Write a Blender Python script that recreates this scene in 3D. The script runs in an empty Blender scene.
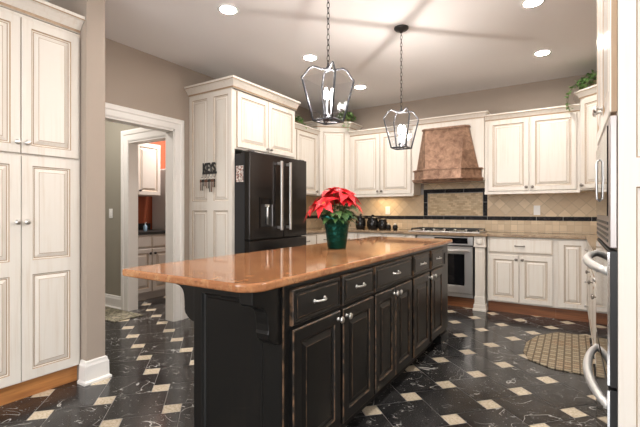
import bpy, math, random
from mathutils import Vector as V, Matrix
random.seed(7)
S = bpy.context.scene
C = S.collection
PI = math.pi
# ------------------------------------------------------------------ camera
cam = bpy.data.cameras.new('camera'); co = bpy.data.objects.new('camera', cam); C.objects.link(co)
co.location = (0, 0, 1.176); co.rotation_euler = (PI/2, 0, math.radians(32.2))
cam.sensor_width = 36; cam.lens = 22.5; cam.shift_y = -0.0033; cam.clip_start = 0.02
S.camera = co
# ------------------------------------------------------------------ world, light, exposure
w = bpy.data.worlds.new('world'); S.world = w; w.use_nodes = True
w.node_tree.nodes['Background'].inputs[0].default_value = (0.93, 0.96, 1, 1)
w.node_tree.nodes['Background'].inputs[1].default_value = 1.0
S.view_settings.view_transform = 'Standard'; S.view_settings.look = 'None'
S.view_settings.gamma = 1; S.view_settings.use_curve_mapping = False
S.view_settings.exposure = 0.6
LENS_E, PEND_W, FILL_W, UNDER_W, LAUN_W = 235, 20, 84, 1.2, 36
def area(name, loc, rot, sx, sy, power, col=(1, .95, .88), shape='RECTANGLE', spread=PI, parent=None):
    l = bpy.data.lights.new(name, 'AREA'); l.shape = shape; l.size = sx; l.size_y = sy
    l.energy = power; l.color = col; l.spread = spread
    o = bpy.data.objects.new(name, l); C.objects.link(o); o.location = loc; o.rotation_euler = rot
    if parent: o.parent = parent
    return o
area('rear_fill', (-0.9, -3.05, 1.5), (PI/2, 0, 0), 3.2, 1.7, FILL_W, (.97, .98, 1))  # soft fill light added behind the camera, set in an invented opening
area('side_fill', (2.95, -1.1, 1.5), (0, PI/2, 0), 1.6, 2.2, FILL_W*.6, (.97, .98, 1))  # second added fill light, shining in from the unseen east side

# ------------------------------------------------------------------ materials
def mat(name, col, rough=.5, metal=0, coat=0, emit=None, es=0):
    m = bpy.data.materials.new(name); m.use_nodes = True
    b = m.node_tree.nodes['Principled BSDF']
    b.inputs['Base Color'].default_value = (*col, 1); b.inputs['Roughness'].default_value = rough
    b.inputs['Metallic'].default_value = metal; b.inputs['Coat Weight'].default_value = coat
    if emit: b.inputs['Emission Color'].default_value = (*emit, 1); b.inputs['Emission Strength'].default_value = es
    return m
class N:
    def __init__(s, m): s.t = m.node_tree; s.b = s.t.nodes['Principled BSDF']
    def n(s, typ, **k):
        x = s.t.nodes.new(typ)
        for a, v in k.items(): setattr(x, a, v)
        return x
    def l(s, a, b): s.t.links.new(a, b)
    def val(s, sock, v):
        if isinstance(v, bpy.types.NodeSocket): s.l(v, sock)
        else: sock.default_value = v
    def math(s, op, a, b=0, c=None):
        x = s.n('ShaderNodeMath', operation=op); s.val(x.inputs[0], a); s.val(x.inputs[1], b)
        if c is not None: s.val(x.inputs[2], c)
        return x.outputs[0]
    def pos(s):
        return s.n('ShaderNodeNewGeometry').outputs['Position']
    def mapp(s, vec, scale=(1, 1, 1), rot=(0, 0, 0), loc=(0, 0, 0)):
        x = s.n('ShaderNodeMapping'); s.l(vec, x.inputs[0])
        x.inputs['Scale'].default_value = scale; x.inputs['Rotation'].default_value = rot; x.inputs['Location'].default_value = loc
        return x.outputs[0]
    def noise(s, vec, scale=5, detail=3, rough=.5, dist=0):
        x = s.n('ShaderNodeTexNoise'); s.l(vec, x.inputs['Vector'])
        x.inputs['Scale'].default_value = scale; x.inputs['Detail'].default_value = detail
        x.inputs['Roughness'].default_value = rough; x.inputs['Distortion'].default_value = dist
        return x.outputs['Fac']
    def ramp(s, f, stops):
        x = s.n('ShaderNodeValToRGB'); s.l(f, x.inputs[0]); e = x.color_ramp.elements
        while len(e) < len(stops): e.new(.5)
        for q, (p, c) in zip(e, stops): q.position = p; q.color = (*c, 1) if len(c) == 3 else c
        return x.outputs[0]
    def mix(s, f, a, b, typ='MIX'):
        x = s.n('ShaderNodeMix', data_type='RGBA', blend_type=typ); s.val(x.inputs[0], f)
        for i, v in ((6, a), (7, b)):
            if isinstance(v, bpy.types.NodeSocket): s.l(v, x.inputs[i])
            else: x.inputs[i].default_value = (*v, 1)
        return x.outputs[2]
    def col(s, v): s.l(v, s.b.inputs['Base Color'])
    def bump(s, h, strength=.2, dist=.01):
        x = s.n('ShaderNodeBump'); s.l(h, x.inputs['Height']); x.inputs['Strength'].default_value = strength
        x.inputs['Distance'].default_value = dist; s.l(x.outputs[0], s.b.inputs['Normal'])
    def bw(s, f, lo, hi):   # smooth step
        x = s.n('ShaderNodeMapRange'); s.l(f, x.inputs[0]); x.inputs[1].default_value = lo; x.inputs[2].default_value = hi
        return x.outputs[0]
def painted(name, base, worn, k=.55, rough=.42):
    m = mat(name, base, rough); n = N(m); p = n.pos()
    a = n.noise(n.mapp(p, (38, 38, 1.6)), 1, 4, .6)
    b = n.noise(p, 2.3, 3)
    f = n.math('MULTIPLY', n.bw(a, .48, .75), n.bw(b, .35, .7))
    n.col(n.mix(n.math('MULTIPLY', f, k), base, worn))
    return m
CREAM = painted('cream_paint', (.75, .70, .63), (.55, .42, .29), .62)
GLAZE = painted('cream_glaze', (.38, .26, .16), (.56, .45, .33), 1)
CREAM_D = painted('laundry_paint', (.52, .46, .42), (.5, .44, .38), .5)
TRIM = mat('trim_paint', (.80, .77, .73), .35)
WALL = mat('taupe_wall', (.37, .305, .250), .8); n = N(WALL); n.bump(n.noise(n.pos(), 160, 2), .06, .003)
WALLG = mat('sage_wall', (.30, .275, .22), .8)
WALLO = mat('rust_wall', (.33, .075, .030), .7)
CEIL = mat('ceiling_paint', (.80, .78, .77), .9); n = N(CEIL); n.bump(n.noise(n.pos(), 120, 2), .05, .003)
def black_paint():
    m = mat('black_paint', (.012, .011, .010), .32); n = N(m); n.b.inputs['Specular IOR Level'].default_value = .35; p = n.pos()
    a = n.noise(n.mapp(p, (40, 40, 3)), 1, 4, .6)
    n.col(n.mix(n.math('MULTIPLY', n.bw(a, .5, .8), .5), (.008, .0078, .0075), (.018, .014, .011)))
    n.bump(a, .05, .002)
    return m
BLACK = black_paint()
RUB = mat('rubbed_edge', (.11, .06, .035), .4); n = N(RUB)
n.col(n.mix(n.bw(n.noise(n.pos(), 22, 3), .42, .62), (.02, .015, .011), (.16, .09, .05)))
WOODTOE = mat('toe_wood', (.30, .12, .05), .45); n = N(WOODTOE)
n.col(n.mix(n.bw(n.noise(n.mapp(n.pos(), (3, 3, 60)), 1, 4), .35, .7), (.33, .125, .045), (.17, .06, .025)))
OAKTOE = mat('oak_toe', (.5, .22, .07), .45); n = N(OAKTOE)
n.col(n.mix(n.bw(n.noise(n.mapp(n.pos(), (3, 3, 60)), 1, 4), .35, .7), (.55, .24, .075), (.36, .14, .045)))
DARKTOE = mat('dark_toe', (.01, .009, .008), .5)
STEEL = mat('stainless', (.72, .70, .68), .3, .9)
SATIN = mat('satin_nickel', (.72, .70, .67), .3, 1)
CHROME = mat('chrome', (.8, .8, .8), .1, 1)
BSTEEL = mat('black_stainless', (.052, .047, .045), .16, .8)
BSIDE = mat('fridge_side', (.020, .020, .021), .45)
BGLASS = mat('black_glass', (.006, .006, .007), .05)
BLK = mat('black_plastic', (.012, .012, .012), .4)
IRON = mat('dark_iron', (.05, .048, .047), .45, .6)
PEWTER = mat('pewter_frame', (.07, .07, .078), .45, .5)
WHITE = mat('white_plastic', (.85, .83, .80), .35)
CANDLE = mat('candle_sleeve', (.035, .035, .04), .6)
BULB = mat('bulb', (1, 1, 1), .3, emit=(1, .95, .9), es=25)
OVENST = mat('oven_steel', (.42, .38, .365), .38, .9)
HANDLEM = mat('satin_handle', (.74, .73, .71), .38, .6)
LENS = mat('downlight_lens', (1, 1, 1), .3, emit=(1, .95, .89), es=LENS_E)
def glassy():
    m = bpy.data.materials.new('clear_glass'); m.use_nodes = True; t = m.node_tree
    t.nodes.remove(t.nodes['Principled BSDF']); o = t.nodes['Material Output']
    a = t.nodes.new('ShaderNodeBsdfTransparent'); a.inputs[0].default_value = (.965, .97, .98, 1)
    g = t.nodes.new('ShaderNodeBsdfGlossy'); g.inputs[1].default_value = .04
    lw = t.nodes.new('ShaderNodeLayerWeight'); lw.inputs[0].default_value = .35
    pw = t.nodes.new('ShaderNodeMath'); pw.operation = 'POWER'; pw.inputs[1].default_value = 3; t.links.new(lw.outputs['Facing'], pw.inputs[0])
    f = t.nodes.new('ShaderNodeMath'); f.operation = 'MULTIPLY_ADD'; f.inputs[1].default_value = .4; f.inputs[2].default_value = .02; t.links.new(pw.outputs[0], f.inputs[0])
    x = t.nodes.new('ShaderNodeMixShader'); t.links.new(f.outputs[0], x.inputs[0]); t.links.new(a.outputs[0], x.inputs[1])
    t.links.new(g.outputs[0], x.inputs[2]); t.links.new(x.outputs[0], o.inputs[0])
    return m
GLASS = glassy()
def granite(name, c1, c2, c3, c4, rough=.09, sc=1):
    m = mat(name, c1, rough); n = N(m); p = n.pos()
    a = n.noise(p, 3.2*sc, 5, .6, .8); b = n.noise(p, 90*sc, 3, .7); c = n.noise(p, 14*sc, 4, .7)
    k = n.mix(n.bw(a, .35, .65), c1, c2)
    k = n.mix(n.math('MULTIPLY', n.bw(c, .5, .68), .7), k, c3)
    k = n.mix(n.math('MULTIPLY', n.bw(b, .56, .66), .8), k, c4)
    n.col(k); return m
GRAN = granite('orange_granite', (.44, .195, .082), (.33, .135, .058), (.52, .29, .14), (.17, .075, .04), .06)
COUNT = granite('brown_granite', (.36, .26, .17), (.24, .17, .11), (.46, .36, .25), (.08, .06, .05), .1, 1.5)
# floor marble with a random offset per tile
def marble():
    m = mat('black_marble', (.012, .012, .013), .16); n = N(m)
    at = n.n('ShaderNodeAttribute'); at.attribute_name = 'tile'
    ad = n.n('ShaderNodeVectorMath', operation='ADD'); n.l(n.pos(), ad.inputs[0]); n.l(at.outputs['Vector'], ad.inputs[1]); p = ad.outputs[0]
    v = n.noise(p, 4.2, 2.5, .5, .5); v = n.math('ABSOLUTE', n.math('SUBTRACT', v, .5))
    v1 = n.math('MULTIPLY', n.math('SUBTRACT', 1, n.bw(v, .0012, .006)), n.bw(n.noise(p, 3.5, 1), .53, .58))
    v2 = n.noise(n.mapp(p, (1, 2.6, 1), (0, 0, .9)), 10, 1.5, .5, .2); v2 = n.math('ABSOLUTE', n.math('SUBTRACT', v2, .5))
    v2 = n.math('MULTIPLY', n.math('SUBTRACT', 1, n.bw(v2, .001, .014)), n.bw(n.noise(p, 10, 1), .59, .64))
    sp = n.math('MULTIPLY', n.bw(n.noise(p, 75, 2, .5), .68, .73), .8)
    f = n.math('MAXIMUM', n.math('MAXIMUM', v1, v2), sp)
    base = n.mix(n.bw(n.noise(p, 4, 4), .35, .75), (.014, .014, .015), (.048, .046, .045))
    n.col(n.mix(n.math('MULTIPLY', f, .8), base, (.60, .58, .54)))
    n.l(n.math('ADD', n.math('MULTIPLY', n.noise(p, 9, 3), .12), .10), n.b.inputs['Roughness'])
    return m
MARB = marble()
CTILE = mat('cream_tile', (.55, .45, .32), .25); n = N(CTILE)
n.col(n.mix(n.bw(n.noise(n.pos(), 70, 3), .4, .62), (.66, .57, .44), (.50, .41, .29)))
GROUT = mat('grout', (.34, .32, .30), .8)
# travertine wall tiles; ax: 0 wall along X, 1 wall along Y
def tilemat(name, ax, diag, size, ratio=1, c1=(.62, .49, .33), c2=(.56, .42, .27), g=(.50, .39, .27), off=0):
    m = mat(name, c1, .45); n = N(m)
    s = n.n('ShaderNodeSeparateXYZ'); n.l(n.pos(), s.inputs[0])
    u = s.outputs[ax]; v = s.outputs[2]
    if diag:
        u, v = n.math('MULTIPLY', n.math('ADD', u, v), .7071), n.math('MULTIPLY', n.math('SUBTRACT', v, u), .7071)
    u = n.math('DIVIDE', n.math('ADD', u, 20), size*ratio); v = n.math('DIVIDE', n.math('ADD', v, 20-off), size)
    if ratio != 1:
        u = n.math('ADD', u, n.math('MULTIPLY', n.math('MODULO', n.math('FLOOR', v), 2), .5))
    cu, cv = n.math('FLOOR', u), n.math('FLOOR', v)
    cb = n.n('ShaderNodeCombineXYZ'); n.l(cu, cb.inputs[0]); n.l(cv, cb.inputs[1])
    wn = n.n('ShaderNodeTexWhiteNoise', noise_dimensions='2D'); n.l(cb.outputs[0], wn.inputs['Vector'])
    fu, fv = n.math('FRACT', u), n.math('FRACT', v)
    e = n.math('MINIMUM', n.math('DIVIDE', n.math('MINIMUM', fu, n.math('SUBTRACT', 1, fu)), 1/ratio), n.math('MINIMUM', fv, n.math('SUBTRACT', 1, fv)))
    edge = n.bw(e, .022, .045)
    r = n.math('ADD', n.math('MULTIPLY', wn.outputs[0], .75), n.math('MULTIPLY', n.noise(n.pos(), 25, 4), .3))
    k = n.ramp(r, [(.1, c2), (.6, c1), (1, tuple(min(1, x*1.22) for x in c1))])
    n.col(n.mix(edge, g, k)); n.bump(edge, .4, .003)
    return m
TRAVD = tilemat('travertine_diamonds', 0, True, .1)
TRAVL = tilemat('travertine_squares', 0, False, .075, off=.914-.002)
TRAVS = tilemat('travertine_side', 1, True, .1)
MOSA = tilemat('mosaic_bricks', 0, False, .024, 2.2, (.55, .42, .26), (.42, .30, .17), (.30, .22, .14))
LINER = mat('dark_liner', (.012, .012, .014), .6); n = N(LINER); n.b.inputs['Specular IOR Level'].default_value = .2
n.col(n.mix(n.bw(n.noise(n.pos(), 30, 5, .7), .5, .7), (.010, .010, .012), (.06, .05, .05)))
COPPER = mat('copper', (.36, .17, .11), .45, .7); n = N(COPPER); p = n.pos()
n.col(n.mix(n.bw(n.noise(p, 14, 5, .7, .6), .35, .68), (.17, .095, .062), (.40, .245, .165)))
n.bump(n.noise(p, 28, 3), .35, .01)
RUG = mat('woven_rug', (.4, .33, .22), .9); n = N(RUG)
s_ = n.n('ShaderNodeSeparateXYZ'); n.l(n.pos(), s_.inputs[0])
u = n.math('MULTIPLY', s_.outputs[0], 19); v = n.math('MULTIPLY', s_.outputs[1], 19)
ck = n.math('MODULO', n.math('ADD', n.math('ADD', n.math('FLOOR', u), n.math('FLOOR', v)), 400), 2)
cb = n.n('ShaderNodeCombineXYZ'); n.l(n.math('FLOOR', u), cb.inputs[0]); n.l(n.math('FLOOR', v), cb.inputs[1])
wn = n.n('ShaderNodeTexWhiteNoise', noise_dimensions='2D'); n.l(cb.outputs[0], wn.inputs['Vector'])
st = n.math('SINE', n.math('MULTIPLY', n.math('ADD', n.math('MULTIPLY', ck, s_.outputs[0]), n.math('MULTIPLY', n.math('SUBTRACT', 1, ck), s_.outputs[1])), 420))
k = n.mix(ck, (.42, .35, .24), (.29, .22, .135)); k = n.mix(n.math('MULTIPLY', wn.outputs[0], .5), k, (.44, .37, .26))
k = n.mix(n.math('MULTIPLY', n.bw(n.noise(n.pos(), 3, 2), .5, .7), .5), k, (.40, .20, .10))
k = n.mix(n.math('MULTIPLY', n.bw(st, .2, .9), .35), k, (.13, .09, .05)); fu, fv = n.math('FRACT', u), n.math('FRACT', v)
ge = n.math('MINIMUM', n.math('MINIMUM', fu, n.math('SUBTRACT', 1, fu)), n.math('MINIMUM', fv, n.math('SUBTRACT', 1, fv)))
k = n.mix(n.bw(ge, .04, .16), (.11, .08, .05), k); n.col(k); n.bump(st, .5, .004)
RED = mat('red_bract', (.80, .018, .025), .5); n = N(RED)
n.col(n.mix(n.bw(n.noise(n.pos(), 40, 3), .35, .7), (.85, .02, .03), (.58, .008, .015)))
LEAF = mat('green_leaf', (.035, .10, .03), .45); n = N(LEAF)
n.col(n.mix(n.bw(n.noise(n.pos(), 30, 3), .35, .7), (.03, .085, .025), (.10, .20, .06)))
IVY = mat('ivy_leaf', (.09, .20, .05), .5); n = N(IVY)
n.col(n.mix(n.bw(n.noise(n.pos(), 30, 3), .4, .65), (.08, .20, .045), (.30, .45, .16)))
STEM = mat('stem', (.12, .13, .05), .7)
BASKET = mat('basket', (.30, .22, .13), .8)
FOIL = mat('green_foil', (.006, .062, .048), .22, .85); n = N(FOIL); n.bump(n.noise(n.pos(), 45, 3), .6, .008)
SOIL = mat('soil', (.02, .013, .008), .9)
GLOSSBLK = mat('black_ceramic', (.008, .008, .008), .12)
BROWNKEY = mat('keys_leather', (.14, .06, .035), .5)
YELLOW = mat('seed_yellow', (.6, .45, .05), .6)
FRZ = mat('pale_appliance', (.60, .56, .55), .4)
SOAP = mat('blue_soap', (.28, .42, .56), .15)
PHOTO = mat('magnet_photo', (.7, .65, .6), .4); n = N(PHOTO)
n.col(n.ramp(n.noise(n.pos(), 38, 1), [(.42, (.75, .72, .66)), (.5, (.35, .12, .08)), (.56, (.05, .05, .05)), (.62, (.7, .66, .6))]))
BLACK2 = mat('hall_rug', (.3, .28, .2), .9); n = N(BLACK2)
n.col(n.ramp(n.noise(n.pos(), 16, 3), [(.42, (.3, .26, .19)), (.5, (.09, .085, .06)), (.6, (.22, .2, .13))]))

# ------------------------------------------------------------------ mesh collector
class G:
    def __init__(s): s.v = []; s.f = []; s.m = []; s.s = []
    def face(s, idx, m=0, sm=False): s.f.append(idx); s.m.append(m); s.s.append(sm)
    def quad(s, a, b, c, d, m=0):
        i = len(s.v); s.v += [V(a), V(b), V(c), V(d)]; s.face((i, i+1, i+2, i+3), m)
    def box(s, x0, x1, y0, y1, z0, z1, m=0):
        x0, x1 = sorted((x0, x1)); y0, y1 = sorted((y0, y1)); z0, z1 = sorted((z0, z1)); i = len(s.v)
        s.v += [V(q) for q in ((x0,y0,z0),(x1,y0,z0),(x1,y1,z0),(x0,y1,z0),(x0,y0,z1),(x1,y0,z1),(x1,y1,z1),(x0,y1,z1))]
        for q in ((0,3,2,1),(4,5,6,7),(0,1,5,4),(1,2,6,5),(2,3,7,6),(3,0,4,7)): s.face(tuple(i+k for k in q), m)
        return s
    def obox(s, p, U, W, Nn, w, h, d, m=0):       # oriented box, p lower-left-back corner
        p = V(p); U = V(U); W = V(W); Nn = V(Nn); i = len(s.v)
        for c in (0, d):
            for a, b in ((0,0),(w,0),(w,h),(0,h)): s.v.append(p+U*a+W*b+Nn*c)
        for q in ((0,3,2,1),(4,5,6,7),(0,1,5,4),(1,2,6,5),(2,3,7,6),(3,0,4,7)): s.face(tuple(i+k for k in q), m)
        return s
    def prism(s, poly, z0, z1, m=0, poly2=None):
        n = len(poly); i = len(s.v)
        s.v += [V((x, y, z0)) for x, y in poly] + [V((x, y, z1)) for x, y in (poly2 or poly)]
        s.face(tuple(range(i+n-1, i-1, -1)), m); s.face(tuple(range(i+n, i+2*n)), m)
        for k in range(n): s.face((i+k, i+(k+1) % n, i+n+(k+1) % n, i+n+k), m)
        return s
    def slab(s, pts, off, m=0):                    # 3D polygon extruded by off
        n = len(pts); i = len(s.v); off = V(off)
        s.v += [V(p) for p in pts] + [V(p)+off for p in pts]
        s.face(tuple(range(i+n-1, i-1, -1)), m); s.face(tuple(range(i+n, i+2*n)), m)
        for k in range(n): s.face((i+k, i+(k+1) % n, i+n+(k+1) % n, i+n+k), m)
        return s
    def rings(s, p, U, W, Nn, w, h, rg, m=0, back=True):      # rg: (inset, depth, material of the band up to the next ring)
        p = V(p); U = V(U); W = V(W); Nn = V(Nn); base = len(s.v)
        for ins, d, _ in rg:
            for a, b in ((ins, ins), (w-ins, ins), (w-ins, h-ins), (ins, h-ins)): s.v.append(p+U*a+W*b+Nn*d)
        for r in range(len(rg)-1):
            for k in range(4):
                a = base+4*r+k; b = base+4*r+(k+1) % 4; s.face((a, b, b+4, a+4), rg[r][2])
        e = base+4*(len(rg)-1); s.face((e, e+1, e+2, e+3), rg[-1][2])
        if back: s.face((base+3, base+2, base+1, base), m)
        return s
    def tube(s, pts, r, n=8, m=0, closed=False, cap=True):
        pts = [V(p) for p in pts]; N_ = len(pts); R = r if isinstance(r, (list, tuple)) else [r]*N_
        i0 = len(s.v); up = None
        for k, p in enumerate(pts):
            a = pts[k-1] if (k or closed) else p; b = pts[(k+1) % N_] if (k < N_-1 or closed) else p
            d = (b-a).normalized()
            if up is None: up = V((0, 0, 1)) if abs(d.z) < .9 else V((1, 0, 0))
            x = up.cross(d)
            if x.length < 1e-4: x = V((1, 0, 0)).cross(d)
            x.normalize(); y = d.cross(x); up = y
            for q in range(n):
                t = 2*PI*q/n; s.v.append(p+x*math.cos(t)*R[k]+y*math.sin(t)*R[k])
        for k in range(N_ if closed else N_-1):
            for q in range(n):
                a = i0+k*n+q; b = i0+k*n+(q+1) % n; c = i0+((k+1) % N_)*n+(q+1) % n; d = i0+((k+1) % N_)*n+q
                s.face((a, b, c, d), m, True)
        if cap and not closed:
            s.face(tuple(i0+q for q in range(n-1, -1, -1)), m); s.face(tuple(i0+(N_-1)*n+q for q in range(n)), m)
        return s
    def lathe(s, prof, c, axis=(0, 0, 1), n=16, m=0, sm=True, cap=True):   # prof: (r, t) along axis
        c = V(c); ax = V(axis).normalized(); x = ax.orthogonal().normalized(); y = ax.cross(x); i0 = len(s.v)
        for r, t in prof:
            for q in range(n):
                a = 2*PI*q/n; s.v.append(c+ax*t+x*math.cos(a)*r+y*math.sin(a)*r)
        for k in range(len(prof)-1):
            for q in range(n):
                a = i0+k*n+q; b = i0+k*n+(q+1) % n; s.face((a, b, b+n, a+n), m, sm)
        e = i0+(len(prof)-1)*n
        if cap: s.face(tuple(i0+q for q in range(n-1, -1, -1)), m); s.face(tuple(e+q for q in range(n)), m)
        return s
    def sweep(s, path, nrm, prof, m=0, closed=False):  # profile (a,b): a to the right of travel in the plane, b along nrm
        path = [V(p) for p in path]; nrm = V(nrm); K = len(path); P = len(prof); i0 = len(s.v)
        for k, p in enumerate(path):
            d1 = (p-path[k-1]).normalized() if (k or closed) else None
            d2 = (path[(k+1) % K]-p).normalized() if (k < K-1 or closed) else None
            o1 = d1.cross(nrm) if d1 else None; o2 = d2.cross(nrm) if d2 else None
            if o1 and o2: o = (o1+o2); o = o/(1+o1.dot(o2))
            else: o = o1 or o2
            for a, b in prof: s.v.append(p+o*a+nrm*b)
        for k in range(K if closed else K-1):
            for q in range(P):
                a = i0+k*P+q; b = i0+k*P+(q+1) % P; c = i0+((k+1) % K)*P+(q+1) % P; d = i0+((k+1) % K)*P+q
                mm = m[q] if isinstance(m, (list, tuple)) else m
                s.face((a, d, c, b), mm)
        if not closed:
            mm = m[0] if isinstance(m, (list, tuple)) else m
            s.face(tuple(i0+q for q in range(P)), mm); s.face(tuple(i0+(K-1)*P+q for q in range(P-1, -1, -1)), mm)
        return s
ORG = {}
def obj(name, g, mats, parent=None, bevel=0, origin=None, recalc=True):
    if not isinstance(mats, (list, tuple)): mats = [mats]
    if parent is not None: o0 = ORG[parent.as_pointer()]
    elif origin is not None: o0 = V(origin)
    else: o0 = V((0, 0, 0))
    me = bpy.data.meshes.new(name); me.from_pydata([tuple(v-o0) for v in g.v], [], g.f)
    for mm in mats: me.materials.append(mm)
    me.polygons.foreach_set('material_index', g.m); me.polygons.foreach_set('use_smooth', g.s)
    if recalc:
        import bmesh
        b = bmesh.new(); b.from_mesh(me); bmesh.ops.recalc_face_normals(b, faces=b.faces); b.to_mesh(me); b.free()
    me.update()
    o = bpy.data.objects.new(name, me); C.objects.link(o)
    if parent is not None: o.parent = parent
    else: o.location = o0
    ORG[o.as_pointer()] = o0
    if bevel:
        md = o.modifiers.new('bevel', 'BEVEL'); md.width = bevel; md.segments = 2; md.limit_method = 'ANGLE'; md.angle_limit = math.radians(40)
    return o
def tag(o, label, cat, group=None):
    o['label'] = label; o['category'] = cat
    if group: o['group'] = group
    return o
def thing(name, loc, label, cat, group=None):
    o = bpy.data.objects.new(name, None); C.objects.link(o); o.location = loc; o.empty_display_size = .1
    ORG[o.as_pointer()] = V(loc); return tag(o, label, cat, group)
def struct(name, g, mats, bevel=0):
    o = obj(name, g, mats, bevel=bevel); o['kind'] = 'structure'; return o
def copy_tree(o, parent=None):
    c = o.copy(); C.objects.link(c); c.parent = parent; ORG[c.as_pointer()] = ORG.get(o.as_pointer(), V((0,0,0)))
    for ch in list(o.children): copy_tree(ch, c)
    return c
Z = V((0, 0, 1))
def frame(Nn): Nn = V(Nn).normalized(); return Z.cross(Nn), Nn

# ------------------------------------------------------------------ structure
XL, XR, YB, YF, HC = -3.6, .75, 5.55, -3.0, 2.76
FX0, FX1 = -5.5, 2.8
g = G()
L = .3284157; A = L*3/math.sqrt(10); B = A/3
v1 = V((-.29696856, .14023743, 0)); v2 = V((-v1.y, v1.x, 0))
an = math.radians(154.72-18.435); e1 = V((math.cos(an), math.sin(an), 0)); e2 = V((-e1.y, e1.x, 0))
o0 = V((-.2867476, 2.91071486, 0)) - e1*(A+B/2) - e2*(B/2)
g.box(FX0, FX1, YF, YB+.1, -.05, -.0025, 2)
tiles = []; gp = .002
for i in range(-45, 46):
    for j in range(-45, 46):
        p = o0+v1*i+v2*j
        if not (FX0-.2 < p.x < FX1+.2 and YF-.2 < p.y < YB+.2): continue
        for (a, b, sz, mi) in ((0, 0, A, 0), (A, 0, B, 1)):
            q = [p+e1*(a+x)+e2*(b+y) for x, y in ((gp, gp), (sz-gp, gp), (sz-gp, sz-gp), (gp, sz-gp))]
            if all(FX0 < t.x < FX1 and YF < t.y < YB+.1 for t in q): g.quad(*q, mi); tiles.append(len(g.f)-1)
fl = struct('floor', g, [MARB, CTILE, GROUT])
at = fl.data.attributes.new('tile', 'FLOAT_VECTOR', 'FACE')
for k in range(len(g.f)): at.data[k].vector = (random.uniform(0, 50), random.uniform(0, 50), random.uniform(0, 5))
for p in fl.data.polygons:
    if p.material_index < 2 and p.normal.z < 0: p.flip()
struct('ceiling', G().box(FX0, FX1, YF, YB+.1, HC, HC+.08), CEIL)
# left wall with doorway Y 1.86..2.79
DZ = 2.05
g = G(); g.box(XL-.12, XL, YF, 1.86, 0, HC); g.box(XL-.12, XL, 1.86, 2.79, DZ, HC); g.box(XL-.12, XL, 2.79, YB, 0, HC)
g.box(XL, -3.46, 4.095, YB, 0, HC)
struct('wall_left', g, WALL)
struct('wall_back', G().box(FX0, XR+.1, YB, YB+.1, 0, HC), WALL)
struct('wall_right', G().box(XR, XR+.1, 1.6, YB, 0, HC).box(XR, FX1, 1.6, 1.7, 0, HC), WALL)
struct('wall_pantry', G().box(XL, -2.80, 1.46, 1.588, 0, HC), WALL)
g = G(); g.box(XL, FX1, YF-.1, YF, 0, .65); g.box(XL, FX1, YF-.1, YF, 2.35, HC); g.box(XL, -2.5, YF-.1, YF, .65, 2.35); g.box(.7, FX1, YF-.1, YF, .65, 2.35)
struct('wall_front', g, WALL)
g = G(); g.box(FX1, FX1+.1, YF, 1.6, 0, .7); g.box(FX1, FX1+.1, YF, 1.6, 2.3, HC); g.box(FX1, FX1+.1, YF, -2.2, .7, 2.3); g.box(FX1, FX1+.1, 0, 1.6, .7, 2.3)
struct('wall_east', g, WALL)
g = G()
for x in (-2.5, -.93, .65): g.box(x, x+.05, YF-.08, YF-.02, .65, 2.35)
for z in (.65, 1.5, 2.3): g.box(-2.5, .7, YF-.08, YF-.02, z, z+.05)
struct('added_window_1', g, TRIM)  # unseen frame, made up to go with the rear fill light
g = G()
for y in (-2.2, -1.12, -.05): g.box(FX1+.02, FX1+.08, y, y+.05, .7, 2.3)
for z in (.7, 2.25): g.box(FX1+.02, FX1+.08, -2.2, 0, z, z+.05)
struct('added_window_2', g, TRIM)  # unseen frame, made up to go with the side fill light
# passage and laundry
g = G(); g.box(FX0, -4.42, 2.79, 2.9, 0, HC); g.box(-4.42, XL-.12, 2.79, 2.9, 2.0, HC)
struct('wall_passage', g, WALLG)
struct('wall_hall', G().box(FX0-.1, FX0, 1.0, 2.79, 0, HC).box(FX0, XL-.12, .9, 1.0, 0, HC), WALLG)
struct('wall_laundry', G().box(-5.46, -5.35, 2.9, YB, 0, HC), WALLO)
# casings: profile a = outward from the opening, b = out of the wall
cas = [(0, 0), (0, .012), (.012, .016), (.06, .018), (.07, .026), (.10, .028), (.115, .02), (.115, 0)]
cas = [(-a, b) for a, b in cas]
g = G(); g.sweep([(XL, 1.86, 0), (XL, 1.86, DZ), (XL, 2.79, DZ), (XL, 2.79, 0)], (1, 0, 0), [(a, b) for a, b in cas])
g.box(XL-.125, XL+.004, 1.84, 1.862, 0, DZ+.02); g.box(XL-.125, XL+.004, 2.775, 2.792, 0, DZ); g.box(XL-.125, XL+.004, 1.86, 2.79, DZ-.018, DZ+.004)
struct('door_1', g, TRIM)
g = G(); g.sweep([(-4.42, 2.79, 0), (-4.42, 2.79, 2.0), (-3.725, 2.79, 2.0)], (0, -1, 0), [(a*1.15, b) for a, b in cas])
g.box(-4.44, -4.415, 2.785, 2.905, 0, 2.0); g.box(-4.44, -3.72, 2.785, 2.905, 1.98, 2.004)
struct('door_2', g, TRIM)
bb = [(0, 0), (.018, 0), (.018, .10), (.012, .125), (.006, .135), (0, .135)]
def skirt(name, path, prof=bb, flip=False):
    g = G(); g.sweep([(x, y, 0) for x, y in path], Z, [(a if not flip else -a, b) for a, b in prof]); return struct(name, g, TRIM)
bbs = [(0, 0), (.032, 0), (.032, .015), (.02, .025), (.018, .12), (.012, .135), (.010, .15), (0, .155)]
skirt('baseboard_pantry', [(-2.862, 1.46), (-2.80, 1.46), (-2.80, 1.588), (XL, 1.588), (XL, 1.74)], bbs)
skirt('baseboard_left', [(XL, 2.91), (XL, 2.985)], bb)
skirt('baseboard_passage', [(FX0, 2.79), (-4.53, 2.79)], bbs)
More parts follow.
